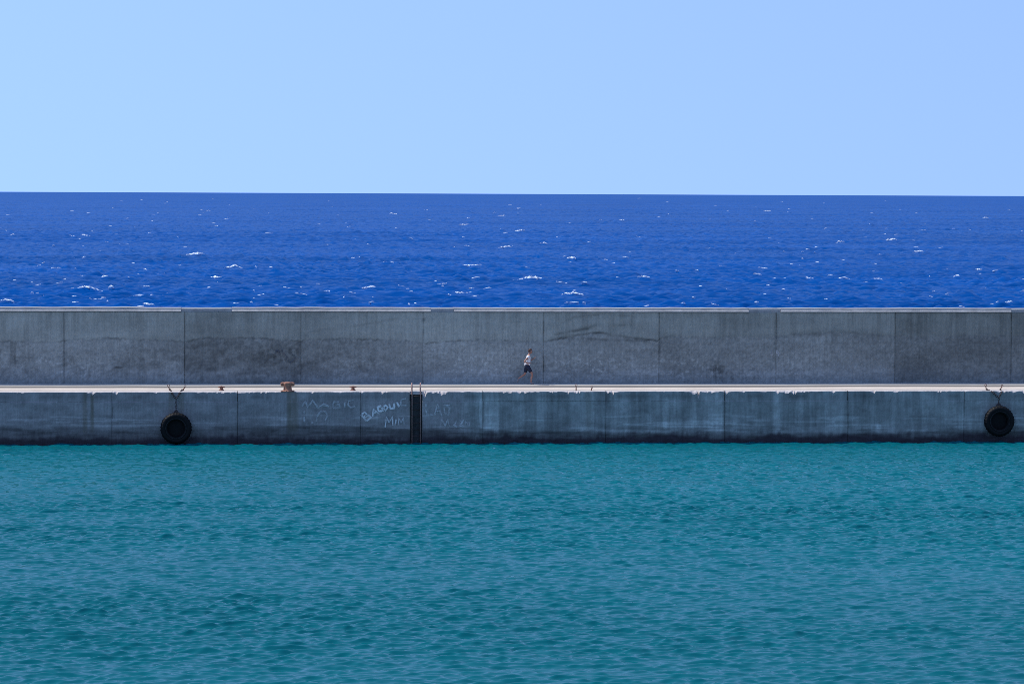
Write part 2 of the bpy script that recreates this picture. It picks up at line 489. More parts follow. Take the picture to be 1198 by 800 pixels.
def stroke(px, py, pts, w):
    q = np.array(pts, float)
    return gauss(py-np.interp(px, q[:, 0], q[:, 1]), 0, w)*band(px, q[0, 0]+2, q[-1, 0]-2, 3)
_PJ = None
def joint_dirt(px, py, joints, k, s):
    r = np.zeros_like(px)
    for i, j in enumerate(joints):
        r = np.maximum(r, k*gauss(px, j+.8*(vnoise(py*.12, py*0, s+i)-.5), 1.0)*(.2+1.1*sstep(.3, .7, vnoise(py*.10, py*0+i*3.1, s+4))))
    return r
def wall_color(x, z):
    px, py = proj(x, np.full_like(x, Y_WALL), z)
    yp = np.interp(px, pour[:, 0], pour[:, 1])+1.6*(fbm(px*.05, px*0, 2, 4)-.5)*2+1.0*(vnoise(px*.45, px*0, 4)-.5)*2
    low = sstep(-.8, .8, py-yp)
    v = .30+.10*(fbm(px*.012, py*.03, 1)-.5)
    v = v+.05*(fbm(px*.1, py*.16, 4)-.5)
    v = v*(1+.32*low*(fbm(px*.45, py*.5, 6, 3)-.5)*(1+.8*vnoise(px*.02, py*.03, 9)))
    v = v*(1-.06*low)
    faintness = np.interp(px, [600, 770, 780, 1040, 1060], [1, 1, .35, .35, .2])
    v = v*(1-.38*faintness*gauss(py-yp, 0, .75)*(.15+1.2*sstep(.3, .8, fbm(px*.12, px*0, 3, 3))))
    # every pour has its own tone, above and below the pour line
    pj = np.searchsorted(np.array(wall_j), px)
    tone = np.array([.0, .03, -.04, -.02, .035, .02, -.015, .0, -.02, -.03, .02, .0])
    tlow = np.array([.02, -.02, -.10, -.07, .05, .03, -.01, -.01, -.03, .0, .0, .0])
    v = v*(1+tone[np.clip(pj, 0, 11)]*(1-low)+tlow[np.clip(pj, 0, 11)]*low)
    v = v*(1+.28*(fbm(px*.018, py*.035, 131, 3)-.5)+.10*(fbm(px*.004, py*.35, 133, 3)-.5))
    v = v*(1-joint_dirt(px, py, wall_j, .18, 141))
    for pts, w, k in [([(640, 399), (670, 393), (700, 388.5), (735, 394), (771, 399)], 1.1, .30), ([(655, 396), (700, 397), (760, 399)], 1.4, .22), ([(646, 392), (668, 388), (692, 384)], 1.6, .26),
                      ([(655, 379), (672, 371), (700, 368), (745, 370)], 1.3, .20), ([(705, 382), (735, 380)], 1.2, .18), ([(590, 377), (634, 376)], .8, .12), ([(905, 393), (1000, 387), (1046, 393)], 3.2, .12), ([(360, 388), (430, 379), (470, 372)], 1.5, .10)]:
        v = v*(1-k*stroke(px, py+1.5*(fbm(px*.1, py*0, 151, 3)-.5), pts, w)*(.3+1.0*sstep(.25, .65, fbm(px*.09, py*.1, 153, 3))))
    # patches and stains
    v = v*(1-.22*gauss(py-yp-2+5*gauss(px, 700, 25), -5, 3.0)*band(px, 645, 700, 6)*sstep(.4, .6, fbm(px*.06, py*.25, 13)))
    v = v*(1-.25*band(px, 12, 19, 1.5)*band(py, 400, 428, 3))
    v = v*(1-.55*band(px, 134, 144, 2)*gauss(py, 430, 1.0))
    v = v*(1-.4*gauss(px, 496, 2)*gauss(py, 374, 2.5))
    v = v*(1-.3*band(px, 322, 347, 4)*band(py, 407, 424, 3)*sstep(.5, .62, fbm(px*.2, py*.3, 23, 2)))
    v = v*(1-.35*gauss(px, 839, 12)*gauss(py, 434, 9)*sstep(.45, .6, fbm(px*.3, py*.3, 33, 2)))
    v = v*(1-.15*band(px, 218, 352, 2)*low*sstep(.42, .62, fbm(px*.13, py*.2, 27, 3)))
    v = v*(1-.18*band(px, 0, 470, 60)*gauss(py, 426, 14)*sstep(.4, .6, fbm(px*.05, py*.14, 29, 3)))
    v = v*(1+.38*sstep(.63, .75, fbm(px*.35, py*.4, 17, 2))*(gauss(px, 695, 45)+gauss(px, 800, 40)+.8*gauss(px, 560, 50)+.5*gauss(px, 420, 60)+.7*gauss(px, 60, 70)+.6*gauss(px, 920, 25))*gauss(py, 428, 17))
    v = v*(1+.12*sstep(.5, .7, fbm(px*.035, py*.22, 37, 3))*gauss(py, 438, 10))
    v = v*(1-.16*sstep(1044, 1049, px))*(1-.04*sstep(770, 773, px))
    v = v*(1-.12*sstep(.5, .72, fbm(px*.16, py*.012, 41, 3))*sstep(430, 366, py))      # run-off streaks from the coping
    v = (.27+(v-.27)*1.35)*.95
    c = np.stack([v*.98, v*1.04, v*.92], -1)
    blue = (low*.6+.4*sstep(425, 440, py))[..., None]
    return np.clip(c*(1-blue)+np.stack([v*.99, v*1.04, v*.98], -1)*blue, .02, .8)

def panel_mesh(name, x0, x1, z0, z1, yf, thick, colf, fine, relief=.02, gap=.02, seed=0, topcut=None):
    st = .05 if fine else .3
    xs = np.linspace(x0+gap, x1-gap, max(4, int((x1-x0)/st)))
    zs = np.linspace(z0, z1, max(4, int((z1-z0)/(.05 if fine else .2))))
    X, Z = np.meshgrid(xs, zs)
    Y = yf+relief*(fbm(X*1.7, Z*1.7, 50+seed, 4)-.5)*2
    C = colf(X, Z)
    # close the sides: one ring further back
    Pm = np.stack([X, Y, Z], -1)
    Pm = np.concatenate([Pm[:, :1], Pm, Pm[:, -1:]], 1); C = np.concatenate([C[:, :1]*.9, C, C[:, -1:]*.9], 1)
    Pm = np.concatenate([Pm[:1], Pm, Pm[-1:]], 0); C = np.concatenate([C[:1], C, C[-1:]], 0)
    Pm[:, 0, 1] = Pm[:, -1, 1] = yf+thick
    Pm[0, :, 1] = Pm[-1, :, 1] = yf+thick
    return grid_mesh(name, Pm, C, smooth=True)

bw = empty('breakwater_wall', (at(599, 440, 1, Y_WALL).x, Y_WALL, Z_DECK))
tag(bw, 'long grey cast concrete breakwater wall between the quay pavement and the open sea', 'sea wall')
def child(o, parent):
    o.parent = parent
    o.matrix_parent_inverse = Matrix.Translation(-Vector(parent.location))
    return o
ZC = Z_TOP-.19
for i in range(len(wall_x)-1):
    x0, x1 = wall_x[i], wall_x[i+1]
    fine = x1 > -34 and x0 < 40
    child(link('wall_panel', panel_mesh('wall_panel', x0, x1, Z_DECK-.3, ZC, Y_WALL+.005*math.sin(i*2.3), .32, wall_color, fine, .018, .003, i), M_conc), bw)
bm = bmesh.new()
add_box(bm, (wall_x[0]+.01, Y_WALL+.2, -4), (wall_x[-1]-.01, Y_WALL+1.55, ZC-.004))
child(from_bm('wall_core', bm, M_core), bw)
# coping: chamfered lengths, with plain square lengths between them
cuts = [(wall_x[0], None), (212, 0), (271, 1), (504, 0), (531, 1), (876, 0), (913, 1), (1183, 0), (1240, 1)]
edges = [wall_x[0]]+[at(p, 365, 1, Y_WALL).x for p, _ in cuts[1:]]+[wall_x[-1]]
kinds = [1]+[k for _, k in cuts[1:]]
for i, k in enumerate(kinds):
    x0, x1 = edges[i]+.006, edges[i+1]-.006
    n = max(3, int((x1-x0)/.12))
    xs = np.linspace(x0, x1, n)
    wob = .012*(fbm(xs*1.5, xs*0, 61, 3)-.5)*2; wz = .03*(fbm(xs*.5, xs*0, 63, 4)-.5)*2
    top = Z_TOP+wz+(.0 if k else -.012)
    rows = []
    if k:
        prof = [(-.06, ZC+.004), (-.06, ZC+.03), (.02, ZC+.13), (.03, None), (1.15, None), (1.6, ZC+.1), (1.6, ZC+.004)]
    else:
        prof = [(.0, ZC+.004), (.0, ZC+.12), (.03, None), (1.3, None), (1.6, ZC+.1), (1.6, ZC+.004)]
    rows = [np.stack([xs, Y_WALL+y+wob, (top if z is None else np.full(n, z)+(wz*.4 if z > ZC+.01 else 0))], -1) for y, z in prof]
    Pm = np.stack(rows, 0)
    me = grid_mesh('coping', Pm, None, smooth=False)
    bm = bmesh.new(); bm.from_mesh(me)
    for side in (0, -1):
        vsx = [min(bm.verts, key=lambda v: (v.co-Vector(Pm[r, side])).length) for r in range(len(prof))]
        bm.faces.new(vsx)
    bm.to_mesh(me); bm.free()
    child(link('coping', me, M_cope if k else M_cope_grey), bw)

# ------------------------------------------------------------------ quay
def quay_color(x, z):
    px, py = proj(x, np.zeros_like(x), z)
    v = .20+.05*(fbm(px*.014, py*.04, 71)-.5)+.04*(fbm(px*.09, py*.2, 73)-.5)
    v = v+.030*(fbm(px*.4, py*.6, 75, 3)-.5)*2+.05*(fbm(px*.06, py*.12, 76, 4)-.5)*2
    st = fbm(px*.10, py*.012, 77, 4)
    rightside = sstep(530, 560, px)
    st2 = fbm(px*.33, py*.018, 78, 3)
    v = v*(1+.20*rightside*(1-.45*sstep(1000, 1130, px))*sstep(.45, .75, st))*(1+.35*(st2-.5)*(.4+.6*rightside))
    v = v*(1-.12*rightside*sstep(.55, .35, st))
    for a, b, k, y0, y1 in [(540, 552, .30, 462, 507), (561, 564, .9, 462, 500), (568, 584, .55, 462, 508), (768, 772, .6, 463, 508), (775, 782, .85, 463, 500), (800, 817, .40, 484, 508),
                            (822, 846, .35, 463, 506), (1000, 1007, .4, 496, 506), (1025, 1031, .7, 496, 506), (905, 912, .4, 462, 505), (930, 940, .3, 462, 503), (880, 886, .35, 462, 505), (955, 962, .3, 462, 500), (672, 690, .2, 495, 510)]:
        v = v*(1+.65*k*band(px, a, b, 1.2)*band(py, y0, y1, 2)*(.5+.7*vnoise(px*.6, py*.1, 79)))
    tide = np.interp(px, [-400, 0, 130, 280, 420, 424, 480, 560, 700, 850, 1000, 1198, 1700], [500, 499, 502, 499, 497, 498, 500, 505, 505, 507, 506, 502, 502])+3*(fbm(px*.02, px*0, 81, 4)-.5)*2
    wet = sstep(-1.5, 3.5, py-tide)
    v = v*(1-.42*wet)
    v = v*(1-.35*sstep(.45, .7, fbm(px*.03, py*.35, 83, 4))*sstep(488, 506, py))
    v = v*(1+.4*sstep(.58, .7, fbm(px*.02, py*.5, 85, 4))*band(py, 485, 505, 3))
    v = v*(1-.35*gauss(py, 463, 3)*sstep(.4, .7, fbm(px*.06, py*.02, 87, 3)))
    v = v*1.12
    rs = rightside[..., None]
    c = np.stack([v*1.16, v*1.09, v*1.03], -1)*(1-rs)+np.stack([v*1.12, v*1.17, v*1.08], -1)*rs
    c = c*(1-joint_dirt(px, py, qj, .22, 161))[..., None]
    # rust and algae run-off
    for a, b, k in [(97, 102, .5), (106, 110, .6), (336, 349, .6), (197, 203, .45), (209, 215, .4), (685, 692, .25), (1158, 1165, .3), (478, 480, .3)]:
        w = (k*band(px, a, b, 1.5)*(1-sstep(495, 512, py))*(.6+.5*vnoise(px*.5, py*.05, 91)))[..., None]
        c = c*(1-w)+np.array([.115, .095, .055])*w
    # dark weed band along the waterline
    wl_ = np.interp(px, [-400, 0, 420, 600, 800, 1198, 1700], [510, 511, 512, 509, 509.5, 508, 506])
    w = sstep(-4.5, 3.0, py-wl_+7*(fbm(px*.03, py*.12, 93, 5)-.5)*2+3*(fbm(px*.25, py*.1, 94, 3)-.5)*2)[..., None]
    wd = np.array([.040, .034, .038])*(1+.8*(fbm(px*.15, py*.5, 95, 3)-.4)[..., None])
    return np.clip(c*(1-w)+wd*w, .006, .75)

qj = [131, 278, 422, 480, 494, 565, 709, 848, 992, 1128]
qx = [at(p, 480, 1, 0).x for p in qj]
qx = [qx[0]-6*k for k in range(7, 0, -1)]+qx+[qx[-1]+6*k for k in range(1, 8)]
nA, nB = at(480.5, 480, 1, 0).x, at(494, 480, 1, 0).x
qw = empty('quay_wall', (at(599, 500, 1, 0).x, 0, 0))
tag(qw, 'dark stained concrete quay wall standing in the harbour water, with chipped edge and chalk graffiti', 'quay')
QT = Z_DECK-.46
for i in range(len(qx)-1):
    x0, x1 = qx[i], qx[i+1]
    if abs(x0-nA) < .3 and abs(x1-nB) < .3: continue
    fine = x1 > -34 and x0 < 36
    cut = .003
    child(link('wall_panel', panel_mesh('wall_panel', x0, x1, -1.5, QT, .01*math.sin(i*1.7), .5, quay_color, fine, .022, cut, 20+i), M_conc), qw)
bm = bmesh.new()
add_box(bm, (qx[0]+.01, .42, -3), (qx[-1]-.01, Y_WALL+.25, Z_DECK-.25))
child(from_bm('quay_core', bm, M_core), qw)
# chipped edge beam: the arris is broken away unevenly and the fresh faces catch the sun
def edge_piece(x0, x1):
    xs = np.arange(x0, x1+.001, .035); n = len(xs)
    px, _ = proj(xs, np.zeros(n), np.full(n, Z_DECK))
    e = fbm(xs*1.1, xs*0, 101, 3); d = vnoise(xs*9, xs*0, 105)
    chip = .015+.10*sstep(.42, .75, e)*(.2+.8*sstep(.3, .8, d))+.16*sstep(.60, .75, fbm(xs*3.1, xs*0, 107, 2))*d*vnoise(xs*23, xs*0, 109)
    chip = chip*np.interp(px, [0, 300, 400, 900, 1198], [.7, .8, 1.0, 1.0, .8])*(.55+.9*vnoise(xs*5.3, xs*0, 117))
    for c, w, k in [(817, .9, .36), (717, 1.0, .20), (497, 1.6, .26), (365, 1.5, .08), (711, 1.2, .1), (975, 1.8, .08), (850, 1.5, .10)]:
        chip = chip+k*np.exp(-((px-c)/w)**2)
    chip = np.minimum(chip, .40)
    mid = .55+.5*(vnoise(xs*13, xs*0, 111)-.5)
    yv = -.006+.012*(fbm(xs*2, xs*0, 113)-.5)
    zb = np.full(n, QT+.001)
    rows = [np.stack([xs, yv+.3, zb], -1), np.stack([xs, yv, zb], -1), np.stack([xs, yv, (zb+Z_DECK-chip)/2], -1), np.stack([xs, yv, Z_DECK-chip-.004], -1), np.stack([xs, yv+.001, Z_DECK-chip], -1),
            np.stack([xs, yv+chip*mid*.7, Z_DECK-chip*(1-mid)], -1), np.stack([xs, yv+chip*1.2+.02, np.full(n, Z_DECK)+.004+.008*(d-.5)], -1),
            np.stack([xs, np.full(n, .72), np.full(n, Z_DECK+.004)], -1), np.stack([xs, np.full(n, .72), np.full(n, Z_DECK-.2)], -1)]
    Pm = np.stack(rows, 0)
    C = quay_color(Pm[..., 0], Pm[..., 2])
    pale = np.array([.47, .43, .39])*(.8+.4*fbm(xs*1.3, xs*0, 115, 3))[:, None]
    C[4:] = pale[None]
    return grid_mesh('edge_beam', Pm, C, smooth=False)
for i in range(len(qx)-1):
    x0, x1 = qx[i], qx[i+1]
    if abs(x0-nA) < .3 and abs(x1-nB) < .3: continue
    if x1 < -48 or x0 > 48: continue
    child(link('edge_beam', edge_piece(x0+.003, x1-.003), M_conc), qw)
# the slot for the ladder
bm = bmesh.new()
add_box(bm, (nA-.02, .385, -1.5), (nB+.02, .415, Z_DECK-.01))
child(from_bm('ladder_recess', bm, simple('dark_slot_concrete', (.045, .05, .05), .7, 0, (.02, .022, .022), 4)), qw)  # back of the slot, much darker in colour than the quay face
bm = bmesh.new()
add_box(bm, (nA-.1, .30, Z_DECK-.16), (nB+.1, .75, Z_DECK+.002))
child(from_bm('recess_lintel', bm, M_edge), qw)
# pavement
xs = spread_axis(-30, 32, .2, 60); ys = np.linspace(.70, Y_WALL+.1, 36)
X, Y = np.meshgrid(xs, ys)
Zp = Z_DECK+.015*(fbm(X*.3, Y*.5, 121, 4)-.5)*sstep(.7, 1.4, Y)
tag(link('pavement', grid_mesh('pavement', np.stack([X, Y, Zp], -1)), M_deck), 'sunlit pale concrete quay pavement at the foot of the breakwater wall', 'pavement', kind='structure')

# ------------------------------------------------------------------ graffiti (flat paint on the faces)
def paint_mat(name, c, lo, hi):
    m, nt, p = new_mat(name)
    n = noise_node(nt, 6, 5, .75)
    r = ramp(nt, n.outputs['Fac'], [(lo, (0, 0, 0)), (hi, (1, 1, 1))])
    a = nt.nodes.new('ShaderNodeAttribute'); a.attribute_name = 'cover'
    k = nt.nodes.new('ShaderNodeMath'); k.operation = 'MULTIPLY'
    nt.links.new(r.outputs['Color'], k.inputs[0]); nt.links.new(a.outputs['Fac'], k.inputs[1])
    p.inputs['Base Color'].default_value = (*c, 1)
    p.inputs['Roughness'].default_value = .9
    nt.links.new(k.outputs[0], p.inputs['Alpha'])
    return m
_gr = random.Random(5)
def strokes(name, polys, width, yface, mat, parent, label):
    """hand-painted strokes: ribbons of uneven width that thin out at both edges and at the ends"""
    vs, fs, cov = [], [], []
    for kk, poly in enumerate(polys):
        pts = [at(x+_gr.uniform(-.25, .25), y+_gr.uniform(-.25, .25), 1, yface) for x, y in poly]
        fine = []
        for a, b in zip(pts[:-1], pts[1:]):
            n = max(2, int((b-a).length/.06))
            fine += [a.lerp(b, i/n) for i in range(n)]
        fine.append(pts[-1])
        yq = yface-.030-.0013*(kk % 9)
        w0 = width*_gr.uniform(.8, 1.15)
        for i, p in enumerate(fine):
            t = fine[min(i+1, len(fine)-1)]-fine[max(i-1, 0)]
            d = Vector((t.x, 0, t.z)).normalized(); nr = Vector((-d.z, 0, d.x))
            w = w0*(.75+.5*float(vnoise(np.array([i*.35+kk*7]), np.array([0.3]), 171)[0]))
            e = (.45 if i in (0, len(fine)-1) else 1.0)*(.55+.6*float(vnoise(np.array([i*.2+kk*5]), np.array([4.3]), 173)[0]))
            for s_, c_ in ((-1, 0), (-.45, .9), (.45, .9), (1, 0)):
                q = p+nr*w*s_*.8
                vs.append((q.x, yq, q.z)); cov.append(c_*e)
            if i:
                o = len(vs)-8
                for k in range(3): fs.append((o+k, o+k+1, o+k+5, o+k+4))
    me = bpy.data.meshes.new(name); me.from_pydata(vs, [], fs)
    at_ = me.attributes.new('cover', 'FLOAT', 'POINT'); at_.data.foreach_set('value', np.array(cov, np.float32))
    o = child(link(name, me, mat), parent)
    o['label'] = label
    return o
P_bright = paint_mat('pale_graffiti_paint', (.78, .76, .72), .25, .50)
P_mid = paint_mat('faded_graffiti_paint', (.68, .67, .64), .30, .52)
P_faint = paint_mat('faint_graffiti_paint', (.56, .55, .53), .33, .62)
magic = [[(353, 475), (357, 469), (360, 476), (366, 468), (372, 477)], [(372, 477), (379, 472), (385, 476)], [(377, 474.5), (384, 474)],
         [(397, 470), (391, 470), (389, 474), (391, 477), (397, 477), (397, 473), (393, 473)], [(403, 469), (403, 477)], [(414, 468), (408, 469), (407, 474), (410, 476.5), (416, 475)]]
io = [[(356, 480), (356, 484)], [(356, 487), (356, 494)], [(364, 494), (367, 494.5)], [(370, 493), (371, 486), (375, 481), (381, 481), (383, 486), (380, 492)]]
bag = [[(422.6, 484.4), (429, 492.4)], [(422.6, 484.4), (426.5, 482), (429.2, 484.6), (426, 488.2), (431, 485.4), (434, 488), (429, 492.4)], [(436, 487.5), (436.6, 478), (444, 484.5)], [(436.5, 483.5), (440.8, 481.5)],
       [(446, 474), (442, 476), (443, 481), (448, 480), (447, 477), (445, 478)], [(448, 476), (451, 480), (454, 476), (451, 474), (448, 476)],
       [(455, 472), (457, 478), (461, 477), (461, 471)], [(464, 470), (467, 476)]]
tail = [[(475, 466), (469, 467), (469, 474), (476, 474)]]
mim = [[(450.5, 500), (452, 488), (455, 494), (459, 487), (459.5, 498)], [(463.5, 490), (462, 497)], [(466, 497), (466.5, 489), (469, 494), (472, 488.5), (472.5, 496)]]
lao = [[(498, 472), (499, 485), (507, 485)], [(508, 486), (512, 473), (517, 487)], [(510, 481), (515, 481)], [(520, 476), (520, 483), (525, 485), (526, 477), (522, 475)], [(518, 474), (527, 474)]]
mez = [[(515, 499), (517, 490), (521, 498), (524, 490), (526, 499)], [(530, 494), (534, 493), (531, 497), (535, 499)], [(538, 492), (542, 492), (538, 498), (543, 498)], [(545, 498), (545, 493), (548, 498), (549, 493)]]
strokes('graffiti', magic+io, .065, 0, P_faint, qw, 'faded white lettering MAGIC with IO below')
strokes('graffiti', bag, .075, 0, P_bright, qw, 'bright chalky slanted lettering BAGOU')
strokes('graffiti', tail+mim, .05, 0, P_mid, qw, 'thin pale lettering MIM under the bright word')
strokes('graffiti', lao+mez, .065, 0, P_faint, qw, 'faded lettering LAO and a scrawl right of the ladder')
one = [[(902, 415), (903, 410), (903, 416)], [(905.5, 416), (906, 416)], [(911, 412), (908, 410), (908, 413.5), (911, 413), (911, 417)]]
strokes('graffiti', one, .05, Y_WALL, paint_mat('white_number_paint', (.55, .56, .57), .35, .55), bw, 'small white painted number')
scr = [[(320, 410), (326, 411), (331, 409)], [(322, 414), (325, 409), (327, 415), (330, 410), (332, 416)], [(337, 421), (340, 424), (345, 419), (344, 415)], [(332, 413), (336, 418), (333, 421)]]
strokes('graffiti', scr, .06, Y_WALL, paint_mat('dark_scrawl_paint', (.10, .11, .12), .38, .55), bw, 'dark scrawled writing')

# ------------------------------------------------------------------ tyre fenders
def make_fender(px, py, label, stretch=1.0):
    c = at(px, py, 1, -.25)
    t = empty('tyre_fender', (c.x, -.05, c.z))
    tag(t, label, 'tyre fender', 'tyre fenders hung on the quay wall')
    bm = bmesh.new()
    prof = [(.40, -.10), (.385, -.20), (.40, -.30), (.43, -.37), (.47, -.385), (.50, -.37), (.54, -.39), (.60, -.405), (.66, -.39), (.71, -.35), (.745, -.28), (.76, -.20), (.745, -.11), (.71, -.05), (.66, -.015),
            (.60, 0), (.54, -.01), (.47, -.015), (.43, -.03)]
    add_lathe(bm, prof, 120, 'Y', closed=True)
    for v in bm.verts:                                       # tread blocks
        r = math.hypot(v.co.x, v.co.z)
        if r > .70:
            a = math.atan2(v.co.z, v.co.x)
            k = 1.0 if int((a/(2*math.pi)+.5)*60+(.5 if v.co.y < -.2 else 0)) % 2 else .968
            v.co.x *= k; v.co.z *= k
    body = from_bm('tyre', bm, M_rubber, t, True)
    bm = bmesh.new()                                         # moulded rim on the side wall
    add_tube(bm, [(.485*math.cos(a), -.392, .485*math.sin(a)) for a in [2*math.pi*k/48 for k in range(48)]], .022, 8, True)
    from_bm('bead_ring', bm, simple('scuffed_rubber', (.019, .02, .021), .3, 0, (.010, .010, .011), 10), body, True)
    bm = bmesh.new()                                         # dark disc added as the shade inside the tyre's open hole
    add_lathe(bm, [(.44, -.06), (.44, -.09), (.2, -.10), (.10, -.10)], 32, 'Y')
    from_bm('hole_shade_disc', bm, M_rubber, t)
    return t, c
def chain_pts(a, b, sag, n):
    return [a.lerp(b, i/(n-1))-Vector((0, 0, sag*4*(i/(n-1))*(1-i/(n-1)))) for i in range(n)]
def add_chain(bm, pts, ll=.13, r=.014):
    tot = sum((q-p).length for p, q in zip(pts[:-1], pts[1:]))
    n = max(2, int(tot/(ll*.72)))
    def along(s):
        for p, q in zip(pts[:-1], pts[1:]):
            l = (q-p).length
            if s <= l: return p.lerp(q, s/l), (q-p).normalized()
            s -= l
        return pts[-1], (pts[-1]-pts[-2]).normalized()
    for i in range(n):
        p, d = along((i+.5)/n*tot)
        a = Vector((0, 1, 0)); u = d.cross(a).normalized(); v = d.cross(u)
        s = u if i % 2 else v
        loop = [p+d*math.cos(th)*ll*.5+s*math.sin(th)*ll*.30 for th in [2*math.pi*k/10 for k in range(10)]]
        add_tube(bm, loop, r, 6, True)
def fender(px, py, hooks, label):
    t, c = make_fender(px, py, label)
    topz = c.z+.70
    jn = Vector((c.x, -.10, Z_DECK-.35))
    ch = bmesh.new()
    add_chain(ch, [Vector((0, -.10+.05, .66)), jn-t.location])
    for hx_, hy_ in hooks:
        h = at(hx_, hy_, 2, Z_DECK)
        add_chain(ch, [jn-t.location, Vector((jn.x*.4+h.x*.6, -.10, Z_DECK-.06))-t.location, Vector((h.x, h.y, Z_DECK+.05))-t.location])
    from_bm('chain', ch, M_chain, t)
    bm = bmesh.new()
    loop = [Vector((.10*math.cos(a), -.05+.0*a, .70+.14*math.sin(a))) for a in [2*math.pi*k/14 for k in range(14)]]
    add_tube(bm, loop, .028, 6, True)
    from_bm('shackle', bm, M_chain, t)
    return t
fender(206, 501, [(199, 456.8), (213.5, 456.8)], 'large black tyre fender hung low, its rim touching the water, left of the bollard')
fender(1169, 492.5, [(1154, 456.5), (1170, 456.2)], 'large black tyre fender hung clear of the water at the far right of the quay')

# eye bolts that carry the chains, other stubs on the edge
def eye_bolt(px, py, label, h=.16, tilt=0, group='rusty iron eye bolts along the quay edge'):
    p = at(px, py, 2, Z_DECK)
    t = empty('eye_bolt', (p.x, p.y, Z_DECK+.003), 0)
    tag(t, label, 'eye bolt', group)
    bm = bmesh.new()
    add_tube(bm, [(0, 0, -.02), (tilt*.5, 0, h*.6), (tilt, 0, h)], [.03, .026, .022], 8)
    from_bm('shank', bm, M_rust, t, True)
    bm = bmesh.new()
    add_tube(bm, [(tilt+.05*math.cos(a), 0, h+.04+.05*math.sin(a)) for a in [2*math.pi*k/12 for k in range(12)]], .014, 6, True)
    from_bm('ring', bm, M_rust, t, True)
    return t
eye_bolt(198.5, 456.8, 'leaning rusty eye bolt left above the tyre that dips in the water', .20, -.06)
eye_bolt(214, 456.8, 'short rusty eye bolt right above the tyre that dips in the water', .16, .10)
eye_bolt(1154, 456.3, 'thin rusty eye bolt left above the high hung tyre at far right', .20, -.04)
eye_bolt(1170, 456, 'leaning rusty eye bolt right above the high hung tyre at far right', .16, .10)
eye_bolt(674, 457, 'tall thin rusty eye bolt at the chipped edge right of the runner', .22, 0)
eye_bolt(691.5, 457, 'stubby rusty eye bolt at the chipped edge, second one right of the runner', .13, .04)
def mooring_ring(px, py, label):
    p = at(px, py, 2, Z_DECK)
    t = empty('mooring_cleat', (p.x, p.y, Z_DECK+.003))
    tag(t, label, 'cleat', 'low rusty mooring cleats on the quay edge')
    bm = bmesh.new()
    add_lathe(bm, [(.13, -.01), (.13, .03), (.09, .05), (.07, .11), (.09, .14)], 16)
    from_bm('base', bm, M_rust, t, True)
    bm = bmesh.new()
    add_tube(bm, [(-.17, 0, .15), (-.10, 0, .16), (0, 0, .175), (.10, 0, .16), (.17, 0, .15)], [.02, .04, .055, .04, .02], 10)
    from_bm('horn', bm, M_rust, t, True)
mooring_ring(413, 456.8, 'low rusty mooring cleat on the quay edge between the bollard and the ladder')
mooring_ring(259, 456.8, 'low rusty mooring cleat on the quay edge between the tyre and the bollard')

# bollard
p = at(336.5, 458, 2, Z_DECK)
bl = empty('mooring_bollard', (p.x, p.y+.1, Z_DECK+.004))
tag(bl, 'squat rusty brown tee headed mooring bollard on the quay edge', 'bollard')
bm = bmesh.new()
add_lathe(bm, [(.27, -.01), (.27, .03), (.235, .045), (.205, .08), (.19, .2), (.195, .30), (.215, .36), (.20, .42), (.12, .45)], 24)
M_bollard = simple('orange_rusty_iron', (.42, .19, .11), .85, 0, (.20, .085, .05), 9, .008)
from_bm('post', bm, M_bollard, bl, True)
bm = bmesh.new()
add_tube(bm, [(-.335, 0, .345), (-.32, 0, .345), (-.25, 0, .35), (-.1, 0, .36), (.1, 0, .36), (.25, 0, .35), (.32, 0, .345), (.335, 0, .345)], [.05, .085, .095, .085, .085, .095, .085, .05], 16)
from_bm('crossbar', bm, M_bollard, bl, True)
bm = bmesh.new()
add_box(bm, (-.33, -.30, -.008), (.33, .30, .018))
from_bm('base_plate', bm, M_rust, bl)
for a in range(6):
    bm = bmesh.new()
    add_lathe(bm, [(.025, .01), (.025, .045), (.014, .052)], 6, off=(.25*math.cos(a*math.pi/3+.3)*1.1, .25*math.sin(a*math.pi/3+.3)*.98, 0))
    from_bm('bolt', bm, M_rust, bl)

# ladder
ld = empty('quay_ladder', ((nA+nB)/2, .1, -.5))
tag(ld, 'narrow iron ladder in the dark slot of the quay wall, pale rails above the edge', 'ladder')
for s in (-1, 1):
    bm = bmesh.new()
    x = s*.205
    add_tube(bm, [(x, .12, -.4), (x, .12, 2.7), (x, .11, 3.2), (x, .14, 3.34), (x, .22, 3.39), (x, .34, 3.38), (x, .42, 3.30), (x, .44, 3.0)], .028, 8)
    o = from_bm('rail', bm, M_palerust, ld, True)
for k in range(9):
    bm = bmesh.new()
    z = .2+k*.32
    add_tube(bm, [(-.205, .12, z), (.205, .12, z)], .018, 8)
    from_bm('rung', bm, M_chain, ld, True)

# ------------------------------------------------------------------ running person
def skin_mesh(verts, edges_, radii, roots, sub=2):
    me = bpy.data.meshes.new('tmp')
    me.from_pydata([Vector(v) for v in verts], edges_, [])
    o = bpy.data.objects.new('tmp', me); col.objects.link(o)
    o.modifiers.new('skin', 'SKIN').use_smooth_shade = True
    sv = me.skin_vertices[0].data
    for i, r in enumerate(radii):
        sv[i].radius = (r, r) if not isinstance(r, tuple) else r
        sv[i].use_root = i in roots
    s = o.modifiers.new('sub', 'SUBSURF'); s.levels = s.render_levels = sub
    bpy.context.view_layer.update()
    dg = bpy.context.evaluated_depsgraph_get()
    res = bpy.data.meshes.new_from_object(o.evaluated_get(dg))
    bpy.data.objects.remove(o); bpy.data.meshes.remove(me)
    return res
fp = at(616.5, 449, 1, 5.58)
ps = empty('person', (fp.x, 5.58, Z_DECK+.004))
tag(ps, 'person in a white top and navy shorts jogging along the pavement beside the wall', 'person')
